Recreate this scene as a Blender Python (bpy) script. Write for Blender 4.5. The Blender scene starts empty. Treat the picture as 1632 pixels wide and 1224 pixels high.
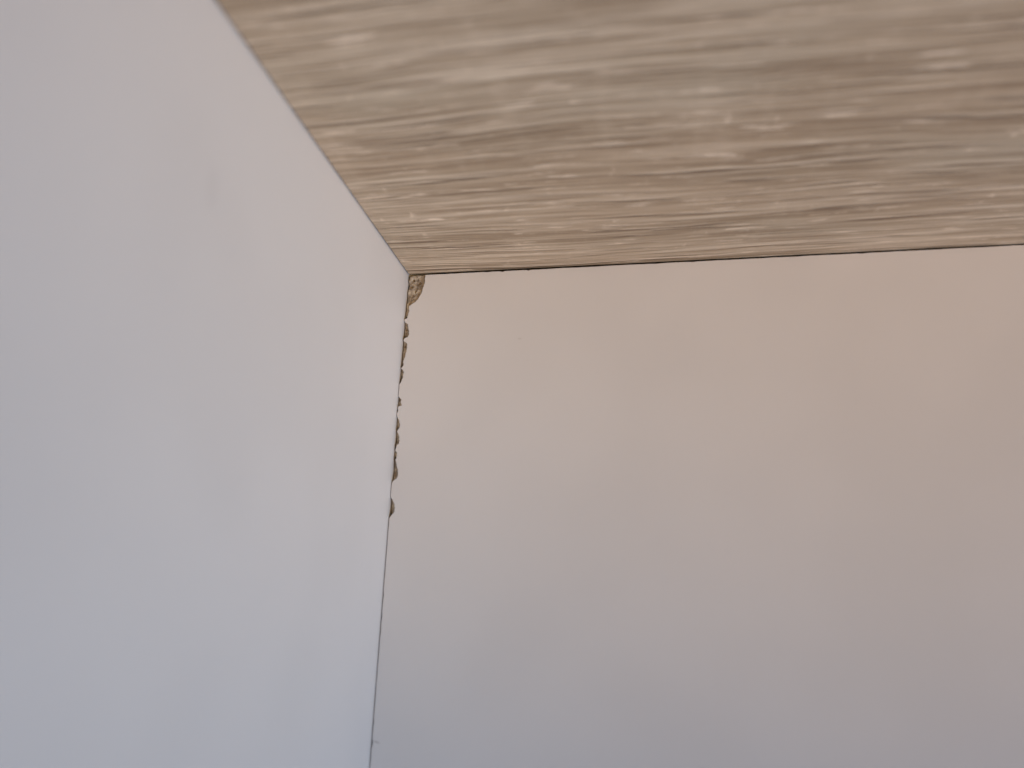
import bpy, bmesh, math, random
from mathutils import Vector, Matrix, noise

scene = bpy.context.scene
MM = 0.001

# ------------------------------------------------------------------ camera
cam_data = bpy.data.cameras.new("camera")
cam = bpy.data.objects.new("camera", cam_data)
scene.collection.objects.link(cam)
cam_data.sensor_fit = 'HORIZONTAL'
cam_data.sensor_width = 36.0
cam_data.lens = 27.044
cam_data.clip_start = 0.002
cam_data.clip_end = 20.0
R = Matrix(((0.984039, 0.022659, 0.176504),
            (0.175277, -0.294759, -0.939359),
            (0.030741, 0.955303, -0.294026)))
CAM_POS = Vector((0.037687, -0.107111, -0.052267))
cam.matrix_world = Matrix.Translation(CAM_POS) @ R.to_4x4()
cam_data.dof.use_dof = True
cam_data.dof.focus_distance = 0.1205
cam_data.dof.aperture_fstop = 13.2
scene.camera = cam

# ------------------------------------------------------------------ world and lamps
world = bpy.data.worlds.new("World")
scene.world = world
world.use_nodes = True
bg = world.node_tree.nodes["Background"]
bg.inputs[0].default_value = (0.5, 0.5, 0.5, 1)
bg.inputs[1].default_value = 0.004


def area(name, loc, target, size, power, color):
    d = bpy.data.lights.new(name, 'AREA')
    d.shape = 'SQUARE'
    d.size = size
    d.energy = power
    d.color = color
    o = bpy.data.objects.new(name, d)
    scene.collection.objects.link(o)
    o.location = loc
    o.rotation_euler = (Vector(target) - Vector(loc)).to_track_quat('-Z', 'Y').to_euler()
    return o


def spot(name, loc, target, deg, power, color, radius=.03):
    d = bpy.data.lights.new(name, 'SPOT')
    d.shadow_soft_size = radius
    d.energy = power
    d.color = color
    d.spot_size = math.radians(deg)
    d.spot_blend = 1.0
    o = bpy.data.objects.new(name, d)
    scene.collection.objects.link(o)
    o.location = loc
    o.rotation_euler = (Vector(target) - Vector(loc)).to_track_quat('-Z', 'Y').to_euler()
    return o


spot("warm_pool_fill", (.35, -.45, -.20), (.04, 0, .05), 27.5, 4.60, (1.0, .542, .125))  # added spot: soft pool imitates the falloff left by an unseen phone's shade
spot("side_fill", (.50, -.30, -.15), (0, -.03, -.03), 14.5, 1.78, (.90, 1.0, .97))  # added fill, no known source: brightens the middle of the side panel
area("window_light", (.60, -.40, -.60), (.03, -.03, -.03), .3, 4.05, (.580, .728, 1.0))

scene.view_settings.view_transform = 'Standard'
scene.view_settings.look = 'None'
scene.view_settings.exposure = 0.0
scene.view_settings.gamma = 1.0
scene.view_settings.use_curve_mapping = False
scene.render.engine = 'CYCLES'
scene.cycles.use_denoising = True
scene.cycles.max_bounces = 6
scene.cycles.diffuse_bounces = 5
scene.cycles.use_adaptive_sampling = True
scene.cycles.adaptive_threshold = 0.012


# ------------------------------------------------------------------ node helpers
class NT:
    def __init__(self, name):
        self.dims = '3D'
        self.m = bpy.data.materials.new(name)
        self.m.use_nodes = True
        self.t = self.m.node_tree
        self.bsdf = self.t.nodes["Principled BSDF"]
        tc = self.t.nodes.new("ShaderNodeTexCoord")
        s = self.t.nodes.new("ShaderNodeVectorMath")
        s.operation = 'SCALE'
        s.inputs[3].default_value = 1000.0      # millimetres
        self.t.links.new(tc.outputs["Object"], s.inputs[0])
        self.co = s.outputs[0]

    def link(self, a, b):
        self.t.links.new(a, b)

    def vec(self, scale=(1, 1, 1), loc=(0, 0, 0), src=None):
        n = self.t.nodes.new("ShaderNodeMapping")
        n.inputs["Scale"].default_value = scale
        n.inputs["Location"].default_value = loc
        self.link(src or self.co, n.inputs[0])
        return n.outputs[0]

    def noise(self, v, scale=1.0, detail=2.0, rough=0.5, dist=0.0):
        n = self.t.nodes.new("ShaderNodeTexNoise")
        n.noise_dimensions = self.dims
        n.inputs["Scale"].default_value = scale
        n.inputs["Detail"].default_value = detail
        n.inputs["Roughness"].default_value = rough
        n.inputs["Distortion"].default_value = dist
        self.link(v, n.inputs["Vector"])
        return n.outputs["Fac"], n.outputs["Color"]

    def voronoi(self, v, scale=1.0):
        n = self.t.nodes.new("ShaderNodeTexVoronoi")
        n.inputs["Scale"].default_value = scale
        self.link(v, n.inputs["Vector"])
        return n.outputs["Distance"], n.outputs["Color"]

    def ramp(self, fac, stops, interp='LINEAR'):
        n = self.t.nodes.new("ShaderNodeValToRGB")
        r = n.color_ramp
        r.interpolation = interp
        while len(r.elements) < len(stops):
            r.elements.new(0.5)
        for e, (p, c) in zip(r.elements, stops):
            e.position = p
            e.color = c if len(c) == 4 else (*c, 1)
        self.link(fac, n.inputs[0])
        return n.outputs[0]

    def grey(self, fac, a, b, lo=0.0, hi=1.0):
        n = self.t.nodes.new("ShaderNodeMapRange")
        n.interpolation_type = 'SMOOTHSTEP'
        n.inputs["From Min"].default_value = a
        n.inputs["From Max"].default_value = b
        n.inputs["To Min"].default_value = lo
        n.inputs["To Max"].default_value = hi
        self.link(fac, n.inputs["Value"])
        return n.outputs[0]

    def math(self, op, a, b=None):
        n = self.t.nodes.new("ShaderNodeMath")
        n.operation = op
        for i, x in enumerate((a, b)):
            if x is None:
                continue
            if isinstance(x, (int, float)):
                n.inputs[i].default_value = x
            else:
                self.link(x, n.inputs[i])
        return n.outputs[0]

    def mix(self, fac, a, b, mode='MIX'):
        n = self.t.nodes.new("ShaderNodeMix")
        n.data_type = 'RGBA'
        n.blend_type = mode
        for sock, x in ((n.inputs[0], fac), (n.inputs[6], a), (n.inputs[7], b)):
            if isinstance(x, (int, float)):
                sock.default_value = x
            elif isinstance(x, tuple):
                sock.default_value = x if len(x) == 4 else (*x, 1)
            else:
                self.link(x, sock)
        return n.outputs[2]

    def bump(self, h, dist, strength=1.0, normal=None):
        n = self.t.nodes.new("ShaderNodeBump")
        n.inputs["Strength"].default_value = strength
        n.inputs["Distance"].default_value = dist
        self.link(h, n.inputs["Height"])
        if normal is not None:
            self.link(normal, n.inputs["Normal"])
        return n.outputs[0]

    def vadd(self, a, b):
        n = self.t.nodes.new("ShaderNodeVectorMath")
        n.operation = 'ADD'
        self.link(a, n.inputs[0])
        self.link(b, n.inputs[1])
        return n.outputs[0]

    def comb(self, x=None, y=None, z=None):
        n = self.t.nodes.new("ShaderNodeCombineXYZ")
        for i, s in enumerate((x, y, z)):
            if s is not None:
                self.link(s, n.inputs[i])
        return n.outputs[0]

    def spot(self, centre, radii, soft=0.5, rot=0.0):
        """soft elliptical mark at an object-space point (mm)"""
        m = self.t.nodes.new("ShaderNodeMapping")
        m.vector_type = 'TEXTURE'
        m.inputs["Location"].default_value = centre
        m.inputs["Rotation"].default_value = (0, rot, 0)
        m.inputs["Scale"].default_value = radii
        self.link(self.co, m.inputs[0])
        l = self.t.nodes.new("ShaderNodeVectorMath")
        l.operation = 'LENGTH'
        self.link(m.outputs[0], l.inputs[0])
        return self.grey(l.outputs["Value"], soft, 1.0, 1.0, 0.0)


# ------------------------------------------------------------------ materials
def mat_melamine(name, base, marks):
    k = NT(name)
    f1, _ = k.noise(k.vec((.05, .05, .05)), 1, 1, .55)
    f2, _ = k.noise(k.vec((.9, .9, .9)), 1, 1, .6)
    col = k.mix(k.grey(f1, .35, .65, 0, .28), base, tuple(x * .90 for x in base))
    col = k.mix(k.grey(f2, .55, .75, 0, .05), col, tuple(x * .86 for x in base))
    for centre, radii, amt, mc, rot in marks:
        s = k.spot(centre, radii, .2, rot)
        col = k.mix(k.math('MULTIPLY', s, amt), col, mc)
    k.link(col, k.bsdf.inputs["Base Color"])
    k.bsdf.inputs["Roughness"].default_value = .46
    k.bsdf.inputs["Specular IOR Level"].default_value = .4
    fp, _ = k.noise(k.vec((2.2, 2.2, 2.2)), 1, 1, .5)
    k.link(k.bump(fp, .004 * MM, .5), k.bsdf.inputs["Normal"])
    return k.m


def mat_wood():
    k = NT("pale_oak_laminate")
    k.dims = '2D'                               # the face lies in x, y
    # slow wander of the grain
    w1, _ = k.noise(k.vec((.012, .022, 0), (3, 1, 0)), 1, 1, .5)
    w2, _ = k.noise(k.vec((.050, .16, 0), (9, 4, 0)), 1, 2, .5)
    dy = k.math('ADD', k.math('MULTIPLY', k.math('SUBTRACT', w1, .5), 4.5),
                k.math('MULTIPLY', k.math('SUBTRACT', w2, .5), .8))
    v = k.vadd(k.co, k.comb(y=dy))
    fine, _ = k.noise(k.vec((.030, 1.45, 0), src=v), 1, 4, .66)
    hair, _ = k.noise(k.vec((.045, 3.3, 0), (5, 2, 0), src=v), 1, 2, .6)
    mid, _ = k.noise(k.vec((.016, .36, 0), (1, 7, 0), src=v), 1, 3, .55)
    broad, _ = k.noise(k.vec((.007, .075, 0), (11, 3, 0), src=v), 1, 2, .5)
    tint, _ = k.noise(k.vec((.016, .05, 0), (21, 13, 0)), 1, 2, .5)
    t = k.math('ADD', k.math('MULTIPLY', fine, .50), k.math('MULTIPLY', mid, .28))
    t = k.math('ADD', t, k.math('MULTIPLY', broad, .22))
    g = WOOD_GAIN
    C = lambda r, gg, b: (r * g * 1.135, gg * g * 1.068, b * g * .955)
    col = k.ramp(t, [(.38, C(.182, .138, .096)), (.455, C(.252, .200, .147)),
                     (.52, C(.300, .247, .190)), (.63, C(.415, .357, .290))])
    col = k.mix(k.grey(tint, .50, .70, 0, .25), col, C(.312, .238, .172))
    col = k.mix(k.grey(tint, .50, .30, 0, .40), col, C(.282, .256, .208))
    # pale flecks, mostly short dashes along the grain, a few across it
    fl, _ = k.noise(k.vec((.13, .80, 0), (2, 31, 0), src=v), 1, 4, .65)
    fl2, _ = k.noise(k.vec((.05, 1.9, 0), (17, 5, 0), src=v), 1, 2, .6)
    fleck = k.math('MULTIPLY', k.grey(fl, .53, .74), k.grey(fl2, .44, .60))
    fx, _ = k.noise(k.vec((.38, .26, 0), (8, 3, 0), src=v), 1, 2, .6)
    cross = k.math('MULTIPLY', k.grey(fx, .68, .88), k.grey(fine, .35, .60))
    fleck = k.math('MAXIMUM', fleck, cross)
    col = k.mix(k.math('MULTIPLY', fleck, .80), col, C(.57, .495, .415))
    ray, _ = k.noise(k.vec((.20, .045, 0), (4, 8, 0)), 1, 3, .6)
    col = k.mix(k.math('MULTIPLY', k.grey(ray, .56, .78), .10), col, C(.50, .435, .36))
    # dark pores: long thin dashes, thick and thin
    pr, _ = k.noise(k.vec((.036, 1.3, 0), (7, 19, 0), src=v), 1, 3, .6)
    prm, _ = k.noise(k.vec((.030, .22, 0), (13, 23, 0), src=v), 1, 2, .5)
    pore = k.math('MULTIPLY', k.grey(pr, .405, .335), k.grey(prm, .36, .56))
    pr2, _ = k.noise(k.vec((.036, 1.3, 0), (7, 19.50, 0), src=v), 1, 3, .6)
    emboss_light = k.math('MULTIPLY', k.grey(pr2, .40, .335), k.grey(prm, .36, .56))
    col = k.mix(k.math('MULTIPLY', emboss_light, .50), col, C(.52, .45, .37))  # emboss highlight beside each pore, painted into the colour
    col = k.mix(k.math('MULTIPLY', pore, .88), col, C(.095, .066, .043))
    hr = k.math('MULTIPLY', k.grey(hair, .45, .36), .72)
    col = k.mix(hr, col, C(.15, .108, .073))
    k.link(col, k.bsdf.inputs["Base Color"])
    k.bsdf.inputs["Roughness"].default_value = .5
    k.bsdf.inputs["Specular IOR Level"].default_value = .4
    h = k.math('SUBTRACT', k.math('MULTIPLY', fine, .6), k.math('MULTIPLY', pore, .5))
    h = k.math('ADD', h, k.math('MULTIPLY', hair, .3))
    k.link(k.bump(h, .22 * MM, .9), k.bsdf.inputs["Normal"])
    return k.m


def mat_core():
    k = NT("particle_board")
    wob, wc = k.noise(k.vec((1.2, 1.2, 1.2)), 1, 2, .5)
    vs = k.t.nodes.new("ShaderNodeVectorMath")
    vs.operation = 'SCALE'
    vs.inputs[3].default_value = 1.1
    k.link(wc, vs.inputs[0])
    v = k.vadd(k.co, vs.outputs[0])
    d, c = k.voronoi(k.vec((1.0, 1.0, 1.5), src=v), 1)
    d2, c2 = k.voronoi(k.vec((3.2, 3.2, 3.8), src=v), 1)
    sep = k.t.nodes.new("ShaderNodeSeparateColor")
    k.link(c, sep.inputs[0])
    sep2 = k.t.nodes.new("ShaderNodeSeparateColor")
    k.link(c2, sep2.inputs[0])
    f = k.math('ADD', k.math('MULTIPLY', sep.outputs[0], .6), k.math('MULTIPLY', sep2.outputs[0], .4))
    col = k.ramp(f, [(.1, (.25, .205, .160)), (.4, (.37, .31, .240)), (.65, (.47, .40, .31)), (.95, (.60, .54, .43))])
    n, _ = k.noise(k.vec((3.0, 3.0, 3.0)), 1, 3, .6)
    col = k.mix(k.grey(n, .38, .28, 0, .85), col, (.07, .045, .028))
    k.link(col, k.bsdf.inputs["Base Color"])
    k.bsdf.inputs["Roughness"].default_value = .9
    k.bsdf.inputs["Specular IOR Level"].default_value = .15
    k.link(k.bump(n, .06 * MM, .7), k.bsdf.inputs["Normal"])
    return k.m


WOOD_GAIN = 1.67
WHITE = (.745, .735, .725)
M_SIDE = mat_melamine("white_melamine_side", WHITE, [
    ((0, -53.0, -16.6), (4, 1.6, 3.0), .10, (.45, .44, .44), 0),
])
M_SKIN = mat_melamine("white_melamine_skin", WHITE, [
    ((18.5, 0, -11.6), (.45, 4, .22), .22, (.40, .34, .31), 0),
    ((.75, 0, -68.25), (.75, 4, .22), .40, (.30, .27, .27), .25),
])
M_WOOD = mat_wood()
M_CORE = mat_core()


# ------------------------------------------------------------------ mesh helpers
def link_mesh(name, bm, mat, parent, smooth=False):
    me = bpy.data.meshes.new(name)
    bmesh.ops.recalc_face_normals(bm, faces=bm.faces[:])
    bm.to_mesh(me)
    bm.free()
    if smooth:
        for p in me.polygons:
            p.use_smooth = True
    me.materials.append(mat)
    o = bpy.data.objects.new(name, me)
    scene.collection.objects.link(o)
    o.parent = parent
    return o


def box(bm, x0, x1, y0, y1, z0, z1):
    v = [bm.verts.new((x * MM, y * MM, z * MM)) for x in (x0, x1) for y in (y0, y1) for z in (z0, z1)]
    for q in ((0, 1, 3, 2), (4, 6, 7, 5), (0, 4, 5, 1), (2, 3, 7, 6), (0, 2, 6, 4), (1, 5, 7, 3)):
        bm.faces.new([v[i] for i in q])


# ------------------------------------------------------------------ the cabinet corner
cabinet = bpy.data.objects.new("cabinet", None)
scene.collection.objects.link(cabinet)
cabinet["label"] = "inside corner of a white cabinet with a pale oak-look panel and chipped seam"
cabinet["category"] = "cabinet"

W, DEPTH, H = 320.0, 260.0, 340.0      # how far the panels run on (mm)

# side panel: its face is the plane x = 0
bm = bmesh.new()
box(bm, -18, 0, -DEPTH, 24, -H, 18)
bmesh.ops.bevel(bm, geom=bm.edges[:], offset=.4 * MM, segments=2, affect='EDGES')
side = link_mesh("side_panel", bm, M_SIDE, cabinet)
side["label"] = "smooth white side panel"

# wood panel: its underside is the plane z = 0, butted against the side panel;
# behind the seam it is grooved, so the joint opens into a dark slot
bm = bmesh.new()
sec = [(-DEPTH + 3, 0), (.03, 0), (.03, 7), (24, 7), (24, 18), (-DEPTH + 3, 18)]
va = [bm.verts.new((.27 * MM, y * MM, z * MM)) for y, z in sec]
vb = [bm.verts.new((W * MM, y * MM, z * MM)) for y, z in sec]
bm.faces.new(va)
bm.faces.new(vb[::-1])
for i in range(6):
    j = (i + 1) % 6
    f = bm.faces.new((va[i], va[j], vb[j], vb[i]))
    if i in (1, 2):
        f.material_index = 1
wood = link_mesh("wood_grain_panel", bm, M_WOOD, cabinet)
wood.data.materials.append(M_CORE)
wood["label"] = "pale oak-look laminate panel with streaky grain"

# back panel: particle board core, white skin in front, chipped along the seam
SKIN_T = .24
PROF = [(2.97, -0.30), (2.99, -0.6), (2.92, -1.78), (2.68, -2.85), (2.32, -3.91), (1.79, -4.74), (1.2, -5.18),
        (0.64, -5.54), (0.68, -6.56), (0.55, -7.5), (0.12, -7.79), (0.2, -8.17), (0.7, -8.61), (0.91, -9.61),
        (0.93, -10.42), (0.75, -10.73), (0.36, -10.86), (0.22, -11.3), (0.72, -11.73), (0.83, -12.67),
        (0.68, -13.26), (0.6, -13.95), (0.41, -14.84), (0.5, -15.34), (0.33, -15.64), (0.12, -15.8), (0.41, -16.04),
        (0.58, -16.43), (0.59, -17.23), (0.31, -18.01), (0.12, -18.39), (0.12, -20.31), (0.54, -20.8), (0.48, -21.19),
        (0.68, -21.77), (0.2, -21.85), (0.16, -22.19), (0.24, -22.58), (0.1, -22.86), (0.1, -23.17), (0.16, -23.43),
        (0.4, -23.92), (0.62, -24.87), (0.53, -25.25), (0.36, -25.53), (0.31, -25.81), (0.61, -26.47), (0.73, -27.14),
        (0.69, -27.6), (0.42, -27.79), (0.32, -28.23), (0.25, -28.69), (0.52, -29.02), (0.5, -29.77), (0.36, -30.1),
        (0.6, -30.96), (0.81, -31.82), (0.93, -32.35), (0.74, -32.82), (0.19, -33.31), (0.12, -33.91), (0.12, -35.47),
        (0.46, -36.15), (0.72, -36.77), (0.82, -37.29), (0.7, -37.81), (0.35, -38.27), (0.14, -38.74)]


def prof_x(z):
    for (xa, za), (xb, zb) in zip(PROF, PROF[1:]):
        if zb <= z <= za:
            return xa + (xb - xa) * (za - z) / max(1e-6, za - zb)
    return PROF[0][0] if z > PROF[0][1] else .12


rnd = random.Random(4)
# outline of the skin, anticlockwise from the top right
TOP_GAP = -.30
left = []
for (xa, za), (xb, zb) in zip(PROF, PROF[1:]):       # jagged break between traced points
    n = max(1, int(math.hypot(xb - xa, zb - za) / .16))
    for i in range(n):
        t = i / n
        j = .02 if i == 0 else .06
        px = xa + (xb - xa) * t
        px += .07 * min(1, max(0, (px - .2) / .3)) + rnd.uniform(-j, j) * min(1, .3 + px) \
            + .10 * min(1, px) * noise.noise(Vector((2.2, (za + (zb - za) * t) * 2.1, 4.0)))
        left.append((max(.07, px), za + (zb - za) * t))
left.append(PROF[-1])
z = -39.0
while z > -H:                                          # fine nicks further down the seam
    x = .155 + .035 * noise.noise(Vector((3.1, z * .55, 0)))
    r = rnd.random()
    if r < .10 and z > -90:
        x += rnd.uniform(.05, .13)
    left.append((x, z))
    z -= rnd.uniform(.25, .9) if z > -90 else 8.0
top = []
x = W - 1.0
while x > 3.3:                                         # top edge, slightly nibbled saw cut
    near = x < 110
    d = TOP_GAP + .03 * noise.noise(Vector((x * .35, 7.7, 0))) + (.03 * noise.noise(Vector((x * 1.7, 1.7, 0))))
    d += min(.045, x * .0006)
    if near and rnd.random() < .05:
        d -= rnd.uniform(.04, .12)
    top.append((x, d))
    x -= rnd.uniform(.3, .9) if near else 8.0
outline = top + left + [(W - 1.0, -H)]

bm = bmesh.new()
fv = [bm.verts.new((px * MM, 0, pz * MM)) for px, pz in outline]
bv = [bm.verts.new((px * MM, SKIN_T * MM, pz * MM)) for px, pz in outline]
ef = [bm.edges.new((fv[i], fv[(i + 1) % len(fv)])) for i in range(len(fv))]
bmesh.ops.triangle_fill(bm, use_beauty=True, edges=ef)
eb = [bm.edges.new((bv[i], bv[(i + 1) % len(bv)])) for i in range(len(bv))]
bmesh.ops.triangle_fill(bm, use_beauty=True, edges=eb)
for i in range(len(fv)):
    j = (i + 1) % len(fv)
    bm.faces.new((fv[i], fv[j], bv[j], bv[i]))

Z_CHIP = -39.2
X_CORE = 4.2
core_bm = bmesh.new()
box(core_bm, X_CORE, W - 1.2, SKIN_T + .02, 16, -H, -.42)
box(core_bm, .22, X_CORE - .01, SKIN_T + .02, 16, -H, Z_CHIP - .02)
back = link_mesh("back_panel", core_bm, M_CORE, cabinet)
back["label"] = "white faced particle board back panel with chipped edge"
skin = link_mesh("white_skin", bm, M_SKIN, back)
skin["label"] = "white melamine skin with a jagged chipped edge"

# bared particle board, one piece for each chip along the seam
CUTS = [-.17, -7.79, -11.2, -15.8, -19.3, -22.1, -23.1, -25.7, -28.6, -30.1, -34.6, Z_CHIP]
STEP = .085


PITS = [(2.1, -1.5, .30), (1.0, -.9, .22), (1.5, -2.9, .2), (.55, -9.4, .22), (.32, -10.5, .30), (.45, -12.2, .2),
        (.40, -15.1, .2), (.55, -27.3, .26), (.36, -29.6, .2), (.30, -38.0, .34), (.34, -25.2, .2)]


def core_depth(px, pz):
    e = prof_x(pz) - px                                   # distance in from the broken skin
    grain = noise.noise(Vector((px * 1.5, pz * 1.1, 2.2))) * .75 + noise.noise(Vector((px * 3.3, pz * 3.0, 5.5))) * .25
    pit = max(0.0, noise.noise(Vector((px * 2.3, pz * 2.0, 7.7))) - .38)
    for qx, qz, qr in PITS:
        pit += .55 * max(0.0, 1 - math.hypot(px - qx, pz - qz) / qr)
    if e <= -.05:
        return SKIN_T + .03
    a = min(1.0, (e + .05) / .45)
    d = SKIN_T + .03 + a * (.04 + .12 * max(0, e)) + a * grain * .40 + a * pit * 1.2
    return max(SKIN_T + .03, d)


for k, (za, zb) in enumerate(zip(CUTS, CUTS[1:])):
    bm = bmesh.new()
    nz = max(3, int((za - zb) / STEP))
    xmax = X_CORE - .005
    xs = [.16 + i * STEP for i in range(int(3.3 / STEP))] + [xmax]
    rows = []
    for i in range(nz + 1):
        pz = za + (zb - za) * i / nz
        row = []
        for j, px in enumerate(xs):
            qx = px
            if j == 0:
                qx = .22 + .09 * noise.noise(Vector((1.3, pz * 1.6, 9.0))) + .05 * noise.noise(Vector((4.3, pz * 6, 9.0)))
            row.append(bm.verts.new((qx * MM, core_depth(qx, pz) * MM, pz * MM)))
        edge = [bm.verts.new((row[0].co.x + rnd.uniform(-.03, .05) * MM, y * MM, pz * MM)) for y in (2.2, 5.0, 15.9)]
        rows.append(edge[::-1] + row)
    for i in range(nz):
        for j in range(len(rows[0]) - 1):
            bm.faces.new((rows[i][j], rows[i][j + 1], rows[i + 1][j + 1], rows[i + 1][j]))
    o = link_mesh("chipped_patch", bm, M_CORE, back, smooth=True)
    if k == 0:
        o["label"] = "largest chip, tan particle board bared in the corner"
